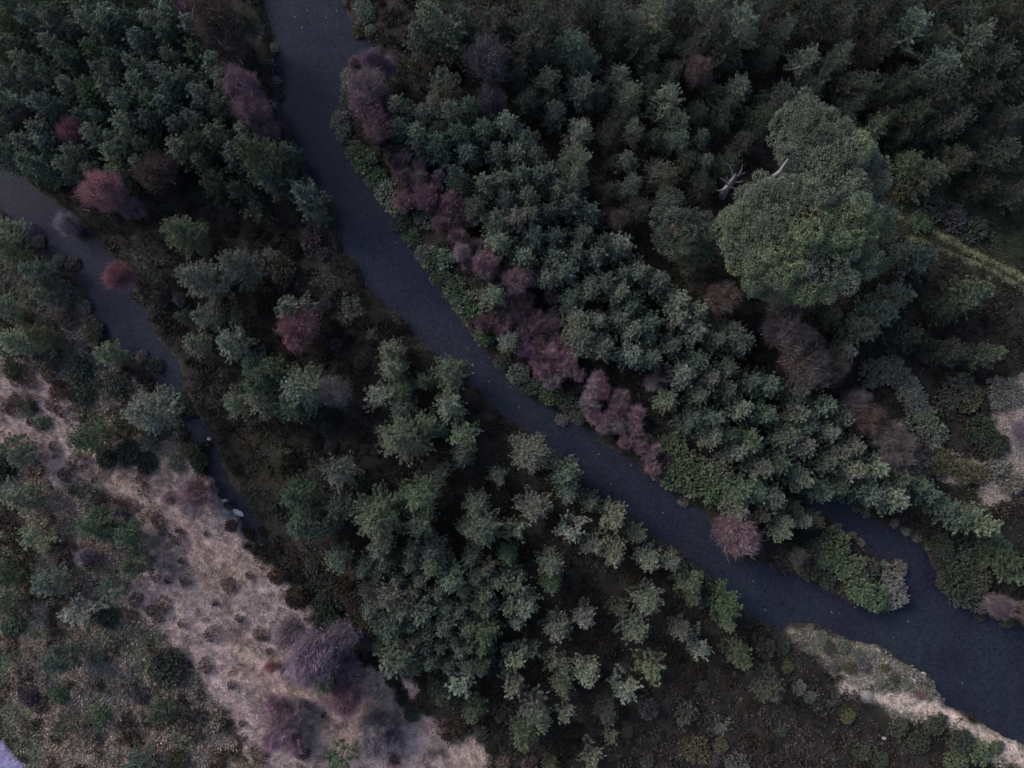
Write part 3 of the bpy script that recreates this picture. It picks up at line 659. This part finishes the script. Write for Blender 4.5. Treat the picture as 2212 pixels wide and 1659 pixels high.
for a in [(590,1190,15,'heath'),(612,1215,16,'dark'),(640,1248,17,'heath'),(575,1195,13,'rust'),(662,1275,16,'dark'),(600,1245,18,'rust'),(565,1150,12,'heath'),(690,1310,20,'dark'),(720,1345,20,'dull'),(560,1178,14,'dark'),(500,1135,13,'rust'),
  (528,1155,14,'heath'),(395,872,16,'dark'),(408,885,14,'dark'),(440,965,12,'heath'),(424,985,14,'dark'),(820,1440,18,'dark'),(845,1470,20,'dark'),(870,1510,20,'dark'),(890,1540,18,'dark'),(640,1220,14,'heath')]:
    shrub(*a)
for a in [(1683,664,40,'grmauve'),(1720,665,26,'grmauve'),(1702,722,50,'grmauve'),(1660,720,34,'grmauve'),(1740,760,36,'grmauve'),(1734,802,48,'grmauve'),(1700,780,34,'brown'),(1790,800,34,'brown'),(1860,900,40,'brown'),(1910,930,44,'grmauve'),(1840,870,34,'grmauve'),(1930,980,36,'grmauve'),(1330,480,26,'brown'),(1480,540,36,'brown'),(1540,640,40,'brown'),(2195,925,26,'violet'),(2150,1300,28,'grmauve'),(2195,1315,24,'brown'),(1050,150,50,'grmauve'),(1060,230,36,'grmauve'),(1500,160,34,'brown')]:
    birch(*a)
# big round crowned tree, its neighbour and the dead snag
def big_tree(name, lobes, tone, label, cat, noun, seed, h, base_p, fcol):
    rs = np.random.RandomState(seed); L = []
    for (px, py, r, z) in lobes:
        f = (CAM_H - z) / CAM_H; x, y = W(px, py, z); L.append((x, y, z, r * K * f))
    bx, by = W(*base_p, 0); bz = float(ground_h(np.array([bx]), np.array([by]))[0])
    root = bpy.data.objects.new(name, None); COL.objects.link(root); root.location = (bx, by, bz)
    Lr = [(a - bx, b - by, c - bz, r * .84) for a, b, c, r in L]
    sub = []
    for (a, b, c, r) in Lr:
        for _ in range(max(5, int(r * r * 2.6))):
            q = unit(rs.normal(size=3)); q[2] = abs(q[2]) * .9 + .05; q = unit(q)
            e = rs.uniform(.92, 1.16); sub.append((a + q[0] * r * e, b + q[1] * r * e, c + q[2] * r * .8 * e, rs.uniform(.3, .85)))
    big = Lr; Lr = Lr + sub
    v, f, c = leaf_cloud(rs, Lr, 34, 9, .125, .13, .5)
    cr = link('crown', make_mesh(name + '_crown', v, f, c, M_FOL), root); cr.color = fcol + (1,)
    T = Tubes(); T.add([(0, 0, -.4), (0.1, 0, h * .3), (0.1, .1, h * .55)], [.75, .6, .45], 10)
    for (a, b, cc, r) in big:
        T.add([(0.05, 0, h * .35), (a * .45, b * .45, h * .35 + (cc - h * .35) * .55), (a * .85, b * .85, cc * .95)], [.3, .2, .09], 7)
    link('trunk', T.mesh('big_trunk', M_BARK), root)
    root['category'] = cat; root['label'] = label; root['group'] = ''
    THINGS.append([root, base_p[0], base_p[1], 100, noun, tone, label]); return root
BIG = [(1738,245,46,8.5),(1700,275,44,7.8),(1775,290,62,10),(1812,330,72,10.6),(1745,345,70,9.4),(1715,318,44,8.6),(1860,385,58,9.5),(1800,400,74,10.6),(1722,395,50,8.8),
 (1622,452,44,7.4),(1665,455,78,9.4),(1740,470,86,10.4),(1820,480,80,10.6),(1880,480,42,8.8),(1612,520,66,8.6),(1650,430,42,8.0),(1680,560,82,9.4),(1765,570,82,9.8),(1840,555,60,9.2),(1660,612,46,7.8),(1725,618,44,7.6),(1575,482,34,7.2)]
big_tree('broadleaf_tree', BIG, 'green', 'huge broad round-crowned green tree towering over the pines at right', 'tree', 'big tree', 31, 9.5, (1690,470), (.098, .122, .098))
big_tree('broadleaf_tree', [(1450,470,48,5.6),(1490,500,50,6.0),(1455,520,44,5.0),(1500,545,40,4.6),(1470,500,50,6.2)], 'dark', 'smaller smooth dark crowned tree touching the left side of the huge round tree', 'tree', 'dark tree', 32, 6.0, (1450,505), (.055, .070, .060))
def snag():
    x, y = W(1582, 392, 3); z = float(ground_h(np.array([x]), np.array([y]))[0])
    T = Tubes(); s = K * .9
    def P(px, py, h): a, b = W(px, py, h); return (a - x, b - y, h)
    T.add([P(1560,425,0), P(1566,412,2.5), P(1578,398,4.6), P(1588,382,6.2), P(1592,374,6.9)], [0.322,0.285,0.248,0.161,0.074], 9)
    T.add([P(1575,400,4.2), P(1566,390,5.2), P(1556,383,6)], [0.124,0.081,0.025], 6)
    T.add([P(1586,384,6.0), P(1582,368,6.8), P(1576,356,7.3), P(1566,350,7.7)], [0.099,0.068,0.043,0.019], 6)
    T.add([P(1588,384,5.8), P(1597,378,6.5), P(1603,366,7.2), P(1605,353,7.8)], [0.124,0.081,0.056,0.019], 6)
    T.add([P(1597,378,6.5), P(1610,372,7.0)], [0.050,0.012], 5)
    T.add([P(1584,392,5.3), P(1600,393,6.0), P(1606,390,6.4)], [0.087,0.050,0.019], 5)
    T.add([P(1568,408,3.2), P(1552,412,4.1), P(1546,408,4.5)], [0.099,0.056,0.019], 5)
    T.add([P(1572,402,4.4), P(1590,406,5.0)], [0.087,0.025], 5)
    T.add([P(1578,396,4.8), P(1570,384,5.6), P(1572,378,6.0)], [0.074,0.043,0.012], 5)
    o = link('dead_tree', T.mesh('dead_tree', M_DEAD), None, (x, y, z - .2)); o['category'] = 'dead tree'
    o['label'] = 'bleached grey dead tree with forked antler-like branches left of the huge round tree'; o['group'] = ''
    T = Tubes(); s = K * .86
    x, y = W(1670, 385, 3)
    def Q(px, py, h): a, b = W(px, py, h); return (a - x, b - y, h)
    T.add([Q(1640,405,0), Q(1650,396,5.0), Q(1666,386,9.2), Q(1686,370,10.6), Q(1704,342,11.6)], [0.310,0.260,0.198,0.149,0.062], 8)
    T.add([Q(1665,387,9.0), Q(1688,384,10.2), Q(1704,378,11.0)], [0.161,0.124,0.050], 6)
    T.add([Q(1656,392,4.6), Q(1650,382,5.6)], [0.093,0.025], 5)
    x, y = W(1670, 385, 3); z = float(ground_h(np.array([x]), np.array([y]))[0])
    o = link('dead_tree', T.mesh('dead_limb', M_DEAD), None, (x, y, z - .2)); o['category'] = 'dead tree'; o['group'] = ''
    o['label'] = 'pale grey bare trunk slanting out of the notch in the huge round tree'
snag()
# right hand side, explicit
for a in [(1984,562,40,'teal'),(1955,545,28,'teal'),(1901,575,25,'grey'),(1936,634,38,'teal'),(1904,679,44,'teal'),(1856,714,38,'grey'),(1831,756,30,'lgrey'),(1800,690,30,'dull'),(1770,640,24,'grey'),(2100,640,44,'green'),(2050,662,40,'dull'),(2138,769,32,'green'),
  (1936,1070,44,'grey'),(2003,1064,30,'teal'),(1898,1083,26,'grey'),(2064,1109,34,'teal'),(2106,1128,40,'grey'),(2029,1085,26,'teal'),(1980,1040,30,'grey'),(1683,1150,26,'grey'),(2163,1205,34,'green'),(2195,1240,30,'green'),(2150,1170,26,'teal'),(1960,730,36,'dull'),(2060,750,32,'dull'),
  (931,50,50,'grey'),(975,80,45,'grey'),(905,85,36,'teal'),(1000,50,36,'grey'),(955,20,40,'teal'),(1010,95,26,'dull')]:
    pine(*a)
for a in [(1799,1173,32,'green'),(1811,1208,30,'green'),(1837,1228,32,'green'),(1786,1205,24,'green'),(1760,1185,22,'dull'),(1855,1275,30,'green'),(1885,1285,28,'green'),(1923,1253,24,'pale'),(1930,1285,28,'pale'),(1944,1232,18,'pale'),(1915,1228,14,'grey'),(1920,1318,11,'grey'),(1870,1230,24,'dull'),
  (1862,1176,12,'pale'),(1846,1162,10,'pale'),(1815,1142,9,'grey'),(1878,1108,12,'pale'),(1857,1100,9,'pale'),(1826,1082,8,'grey'),(1932,1130,10,'pale'),(1962,1146,11,'pale'),(1986,1163,11,'pale'),(2011,1180,9,'grey'),(2028,1192,10,'pale'),(2046,1204,9,'pale'),(1750,1232,20,'dull'),(1730,1220,20,'brown'),(1785,1250,18,'dull'),(1700,1175,22,'dark'),
  (1882,808,30,'lgrey'),(1920,800,28,'pale'),(1945,820,26,'pale'),(1962,845,26,'pale'),(1974,870,25,'pale'),(1990,905,30,'grey'),(2010,940,30,'grey'),(1995,965,26,'grmauve'),(1978,998,22,'pale'),(2032,1000,26,'olive'),(2074,1016,26,'olive'),(2108,1022,24,'olive'),(2144,1008,24,'pale'),(2176,1040,26,'pale'),(2150,835,22,'pale'),(2180,850,26,'pale'),(2160,870,18,'pale'),
  (2045,762,30,'dull'),(2064,840,34,'dull'),(2090,860,30,'olive'),(2040,870,28,'dull'),(2010,760,24,'dull'),(2020,450,26,'dull'),(2060,470,30,'grmauve'),(1990,480,22,'green'),(2100,500,28,'dull'),(1955,410,26,'olive'),(2010,400,30,'dull'),
  (2056,1252,32,'dark'),(2075,1280,30,'dark'),(2105,1250,30,'dull'),(2120,1300,26,'grmauve'),(2085,1215,30,'dark'),(2180,1345,14,'dull'),(2125,1330,14,'dull'),(2140,960,30,'dark'),(2110,930,30,'dark'),(2100,1180,30,'dull'),(2030,1180,26,'dark')]:
    shrub(*a)
for a in [(1775,1375,13,'pale'),(1754,1360,9,'pale'),(1790,1400,14,'grmauve'),(1820,1395,14,'grey'),(1850,1415,14,'grey'),(1880,1410,10,'pale'),(1835,1440,14,'olive'),(1870,1440,12,'grmauve'),(1900,1470,12,'pale'),(1930,1465,12,'grmauve'),(1955,1475,12,'grey'),(1800,1440,12,'grmauve'),(1990,1500,10,'plum'),(1910,1440,10,'olive'),
  (2020,1560,24,'dark'),(2070,1600,26,'dark'),(2110,1625,26,'green'),(2060,1640,26,'green'),(1980,1600,24,'dark'),(2150,1610,16,'green'),(1940,1570,20,'dull'),(1830,1545,16,'olive'),(1800,1510,14,'dull'),(1700,1440,14,'olive'),(1690,1400,14,'dull'),(1860,1620,18,'dull'),(1900,1640,16,'dull')]:
    shrub(*a)
# tall wood at upper right; its weak light is painted in as darker foliage
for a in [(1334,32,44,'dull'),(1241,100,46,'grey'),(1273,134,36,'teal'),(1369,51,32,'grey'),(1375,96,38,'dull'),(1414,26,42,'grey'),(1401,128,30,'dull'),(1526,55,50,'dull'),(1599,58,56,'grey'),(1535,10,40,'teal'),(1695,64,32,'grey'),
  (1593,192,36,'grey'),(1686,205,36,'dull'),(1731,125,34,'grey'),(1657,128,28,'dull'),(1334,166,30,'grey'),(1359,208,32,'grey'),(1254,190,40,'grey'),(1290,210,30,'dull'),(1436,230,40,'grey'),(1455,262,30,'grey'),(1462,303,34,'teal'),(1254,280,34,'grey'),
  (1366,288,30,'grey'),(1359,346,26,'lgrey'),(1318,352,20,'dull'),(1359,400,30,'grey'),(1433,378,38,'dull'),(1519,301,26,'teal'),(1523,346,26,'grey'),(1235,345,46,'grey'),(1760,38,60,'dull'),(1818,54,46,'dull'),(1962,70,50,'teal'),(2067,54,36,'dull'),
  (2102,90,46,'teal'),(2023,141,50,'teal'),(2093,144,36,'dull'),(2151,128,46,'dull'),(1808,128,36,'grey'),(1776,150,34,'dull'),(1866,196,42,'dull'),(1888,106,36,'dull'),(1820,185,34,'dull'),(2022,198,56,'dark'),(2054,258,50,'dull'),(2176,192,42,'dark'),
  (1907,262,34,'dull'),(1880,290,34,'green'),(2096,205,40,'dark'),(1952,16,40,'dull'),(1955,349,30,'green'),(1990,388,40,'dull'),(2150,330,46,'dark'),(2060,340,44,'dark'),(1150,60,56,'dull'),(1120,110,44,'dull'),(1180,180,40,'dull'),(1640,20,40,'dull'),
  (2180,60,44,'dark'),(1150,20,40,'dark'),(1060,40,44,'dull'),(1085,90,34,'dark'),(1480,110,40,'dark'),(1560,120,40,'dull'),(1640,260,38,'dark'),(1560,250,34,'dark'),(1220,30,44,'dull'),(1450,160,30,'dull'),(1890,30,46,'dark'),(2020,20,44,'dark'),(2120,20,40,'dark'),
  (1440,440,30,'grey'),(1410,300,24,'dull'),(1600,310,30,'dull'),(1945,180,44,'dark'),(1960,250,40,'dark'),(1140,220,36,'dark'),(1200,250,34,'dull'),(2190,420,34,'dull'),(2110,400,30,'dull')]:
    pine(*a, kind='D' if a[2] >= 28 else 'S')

# fill the closed woods, keeping clear of what stands there already
def fill(poly, gap, tones, rr, kind, seed, n=4000, clear=.62):
    P = np.random.RandomState(seed); done = 0
    xs = [p[0] for p in poly]; ys = [p[1] for p in poly]
    have = [(t[1], t[2], t[3]) for t in THINGS]
    for _ in range(n):
        px = P.uniform(min(xs), max(xs)); py = P.uniform(min(ys), max(ys))
        if not inside(np.array([px]), np.array([py]), poly)[0]: continue
        r = P.uniform(*rr)
        if any((px - a) ** 2 + (py - b) ** 2 < (gap * .5 + c * clear) ** 2 for a, b, c in have): continue
        have.append((px, py, r)); done += 1
        pine(px, py, r, tones[P.randint(len(tones))], kind=kind)
    return done
f1 = fill([(-20,-10),(400,-10),(420,60),(470,160),(520,210),(560,290),(615,330),(610,400),(480,415),(400,360),(330,370),(230,380),(120,400),(50,372),(-20,330)], 31, ['grey','grey','lgrey','grey','teal','green'], (32,40), None, 1)
f2 = fill([(838,215),(1000,225),(1110,280),(1190,330),(1290,450),(1380,560),(1460,650),(1600,700),(1640,800),(1740,850),(1830,900),(1880,980),(1960,1010),(1985,1060),(1880,1070),(1780,1085),(1720,1060),(1690,1090),(1600,1080),(1570,990),(1500,920),(1440,860),(1380,770),(1250,740),(1225,640),(1110,540),(1010,460),(870,330)],
          31, ['grey','teal','teal','grey','lgrey'], (31,38), None, 2)
f3 = fill([(1560,1075),(1640,1075),(1720,1090),(1760,1120),(1740,1150),(1660,1130),(1600,1110)], 30, ['grey','dull'], (22,28), None, 3)
f4 = fill([(1040,0),(2212,0),(2212,420),(1930,420),(1900,300),(1740,190),(1660,300),(1500,420),(1380,470),(1300,420),(1180,290),(1080,200)], 56, ['dark','dull'], (26,36), 'D', 4)  # low light put into the foliage colour
f5 = fill([(780,1180),(1080,1250),(1060,1440),(820,1440),(800,1300)], 26, ['grey','teal','lgrey'], (24,32), None, 5)

# heather clumps that stand apart in the pale grass
for a in [(310,1035,14),(317,1064,18),(320,1106,15),(349,1128,17),(390,1144,12),(390,1163,13),(166,1054,15),(214,1074,14),(262,1077,11),(202,1038,10),(250,1045,10),(195,1218,14),(343,1248,12),(365,1253,9),(406,1246,11),(394,1208,8),(326,1202,11),(445,1154,8),
  (301,1294,12),(322,1318,12),(342,1328,12),(355,1298,14),(419,1314,10),(541,1240,14),(496,1269,14),(234,1096,20),(282,1093,18),(173,1000,22),(147,1026,14),(118,962,14),(67,904,11),(106,807,20),(70,823,14),(61,791,14),(38,823,13),(131,849,20),(154,852,14),(35,868,13),
  (67,858,9),(32,890,12),(80,880,12),(106,874,9),(128,887,11),(67,918,10),(6,874,12),(458,1368,17),(490,1093,15),(478,1075,9),(455,1045,10),(355,1145,10),(422,1338,7),(396,1349,7),(330,1105,9),(470,1300,10),(520,1330,9),(560,1370,12),(585,1400,11),(500,1480,10),(560,1500,9),
  (440,1440,12),(610,1600,16),(650,1625,20),(560,1625,14),(700,1540,12),(900,1470,12),(940,1480,12),(985,1560,24),(960,1590,12),(860,1640,12),(520,1560,10),(430,1500,12),(1060,1610,22),(470,1640,16)]:
    if a[2] < 12 and VR.rand() < .35: continue
    heather(a[0] + VR.normal() * 3, a[1] + VR.normal() * 3, a[2] * VR.uniform(.5, 1.35), 'rust' if (a[0] * 7 + a[1]) % 3 else 'heath')

# low dark shrubs dotted over the heather
P = np.random.RandomState(77); n = 0
for _ in range(3000):
    px, py = P.uniform(300, 1700), P.uniform(440, 1650); r = P.uniform(11, 24)
    if 'between' not in region_name(px, py) or n >= 60: continue
    x, y = W(px, py); 
    if float(wd(np.array([x]), np.array([y]))[0]) < r * K + .3: continue
    if any((px - t[1]) ** 2 + (py - t[2]) ** 2 < (t[3] * .95 + r) ** 2 for t in THINGS): continue
    if regions(np.array([x]), np.array([y]))['pale'][0] > .2: continue
    shrub(px, py, r, ['dull', 'heath', 'heath', 'brown', 'grmauve'][P.randint(5)]); n += 1

# stones
def stone_mesh(seed):
    import bmesh
    rs = random.Random(seed); bm = bmesh.new(); bmesh.ops.create_icosphere(bm, subdivisions=3, radius=1)
    pl = [Vector((rs.gauss(0, 1), rs.gauss(0, 1), rs.gauss(0, .8))).normalized() for _ in range(9)]
    for v in bm.verts:
        d = v.co.normalized(); k = 1.0
        for p in pl:
            q = d.dot(p)
            if q > .62: k = min(k, .62 / q + .03)
        v.co = d * k * (1 + rs.uniform(-.02, .02)); v.co.z *= .7
    me = bpy.data.meshes.new('stone'); bm.to_mesh(me); bm.free(); me.materials.append(M_ROCK); return me
STONES = [stone_mesh(i) for i in range(5)]
def stone(px, py, r, asp=.6, rot=0, col=(.30,.30,.31), label=None, name='boulder', cat='boulder', noun='pale stone', group='pale stones along the water'):
    x, y = W(px, py); z = max(float(ground_h(np.array([x]), np.array([y]))[0]), WATER_Z - .02)
    o = link(name, STONES[VR.randint(5)], None, (x, y, z + .02)); o.scale = (r * K, r * K * asp, r * K * .5); o.rotation_euler = (0, 0, rot)
    o.color = col + (1,); o['category'] = cat; o['group'] = group if not label else ''
    THINGS.append([o, px, py, r, noun, 'pale', label])
stone(512, 1109, 15, .5, -.5, (.42,.41,.40), 'large whitish boulder on the left edge of the narrow stream')
stone(483, 1083, 9, .6, .4, (.33,.32,.31)); stone(448, 949, 6, .7, 0, (.3,.3,.28)); stone(447, 962, 5); stone(189, 708, 6, .9, 0, (.32,.3,.28)); stone(735, 1315, 11, .5, -.8, (.2,.2,.18)); stone(748, 1330, 8, .5, -.8, (.2,.2,.18)); stone(722, 1300, 8, .5, -.8, (.17,.17,.16))
stone(1866, 1499, 20, .7, -.3, (.16,.155,.155), 'broad flat grey rock slab at the head of the sandy bank'); stone(1818, 1481, 9, .5, -.9, (.33,.29,.27)); stone(1882, 1470, 9, .5, -.5, (.22,.21,.21)); stone(1893, 1403, 9, .6, -.4, (.22,.21,.21)); stone(2000, 1458, 6, .7, 0, (.3,.29,.3)); stone(1952, 1474, 9, .5, .5, (.2,.2,.2))
stone(1907, 1592, 6, .7, 0, (.3,.3,.28)); stone(1825, 1556, 6, .8, 0, (.26,.25,.23)); stone(2078, 1569, 7, .6, 0, (.3,.26,.24)); stone(814, 1485, 13, .5, 1.4, (.19,.2,.18)); stone(825, 1500, 8, .7, 0, (.18,.18,.17)); stone(700, 1275, 6, .6, 0, (.2,.2,.18)); stone(1010, 703, 4, .4, 0, (.3,.3,.32)); stone(930, 582, 5, .6, 0, (.2,.19,.21))
for (px, py) in [(662,18),(634,32),(702,34),(725,18),(597,148),(650,55),(780,126),(660,860-500),(852,522),(1006,693),(1055,772),(1056,824),(1102,836),(1240,1010),(1365,1006),(1321,1047),(1294,982),(1602,1286),(1630,1258),(1656,1320),(1800,1325),(1818,1328),(1935,1380),(2085,1480),(1966,1345),(1434,1109),(1122,880),(956,640),(1225,910),(1010,752)]:
    stone(px, py, VR.uniform(1.6, 2.6), .8, VR.rand() * 3, (.11,.115,.14), name='pebble', cat='pebble', noun='pebble in the water', group='pale pebbles in the river')

# ------------------------------------------------------------------ labels: what it looks like and which one it is
LAND = [('huge round tree', 1740, 450), ('dead tree', 1582, 385), ('bright crimson tree', 653, 714), ('crimson birch', 253, 436), ('round mauve tree', 729, 849),
        ('pine over the stream', 336, 881), ('whitish boulder', 512, 1109), ('dusty pink shrub', 428, 1062), ('big dark round shrub', 368, 1437),
        ('rock slab', 1866, 1499), ('olive yellow shrub', 613, 586), ('magenta thicket', 1190, 770), ('pink bush by the river', 1590, 1154), ('upper left corner', 0, 0),
        ('upper right corner', 2212, 0), ('lower left corner', 0, 1659), ('lower right corner', 2212, 1659), ('tip of the river fork', 1930, 1300), ('violet birches', 690, 1390),
        ('dark crowned tree', 1470, 505), ('top of the river', 660, 0), ('bright shoreline stone', 930, 582), ('riverside lone pine', 668, 425), ('bottom edge middle', 1106, 1659),
        ('top edge middle', 1106, 0), ('right edge middle', 2212, 830), ('left edge middle', 0, 830), ('picture centre', 1106, 830)]
DIRS = ['right', 'upper right', 'top', 'upper left', 'left', 'lower left', 'bottom', 'lower right']
DTXT = {'right': 'right of', 'upper right': 'upper right of', 'top': 'above', 'upper left': 'upper left of', 'left': 'left of', 'lower left': 'lower left of', 'bottom': 'below', 'lower right': 'lower right of'}
ORD = ['nearest', 'second nearest', 'third nearest', 'fourth nearest', 'fifth nearest', 'sixth nearest', 'seventh nearest', 'eighth nearest', 'ninth nearest', 'tenth nearest']
def size_word(r): return 'tiny' if r < 15 else 'small' if r < 26 else 'mid-sized' if r < 42 else 'large'
def sector(px, py, L):
    a = math.degrees(math.atan2(-(py - L[2]), px - L[1])) % 360; return int(((a + 22.5) % 360) // 45)
def desc(t): return (t[5], t[4])
used = set()
for t in THINGS:
    o, px, py, r, noun, tone, lab = t
    if lab: o['label'] = lab; continue
    best = None
    for L in sorted(LAND, key=lambda L: (L[1] - px) ** 2 + (L[2] - py) ** 2)[:6]:
        d = math.hypot(px - L[1], py - L[2])
        if d < 12: continue
        s = sector(px, py, L)
        rank = sum(1 for u in THINGS if u is not t and desc(u) == desc(t) and sector(u[1], u[2], L) == s and math.hypot(u[1] - L[1], u[2] - L[2]) < d)
        if best is None or rank < best[0]: best = (rank, L, s)
    rank, L, s = best
    if len(noun.split() + tone.split() + DTXT[DIRS[s]].split() + L[0].split() + ORD[min(rank, 9)].split()) > 14: tone = tone.split()[-1]
    lab = f"{size_word(r)} {tone} {noun}, {ORD[min(rank, 9)]} {DTXT[DIRS[s]]} the {L[0]}"
    o['label'] = lab
for o in list(scene.objects):
    if o.get('group') == '': del o['group']
labs = [t[0]['label'] for t in THINGS]
print('KINDS', {k: sum(t[0].name.split('.')[0] == k for t in THINGS) for k in set(t[0].name.split('.')[0] for t in THINGS)})
print('things', len(THINGS), 'dup labels', len(labs) - len(set(labs)), 'fills', f1, f2, f3, f4, f5, 'pines', sum(t[4] == 'pine' for t in THINGS))
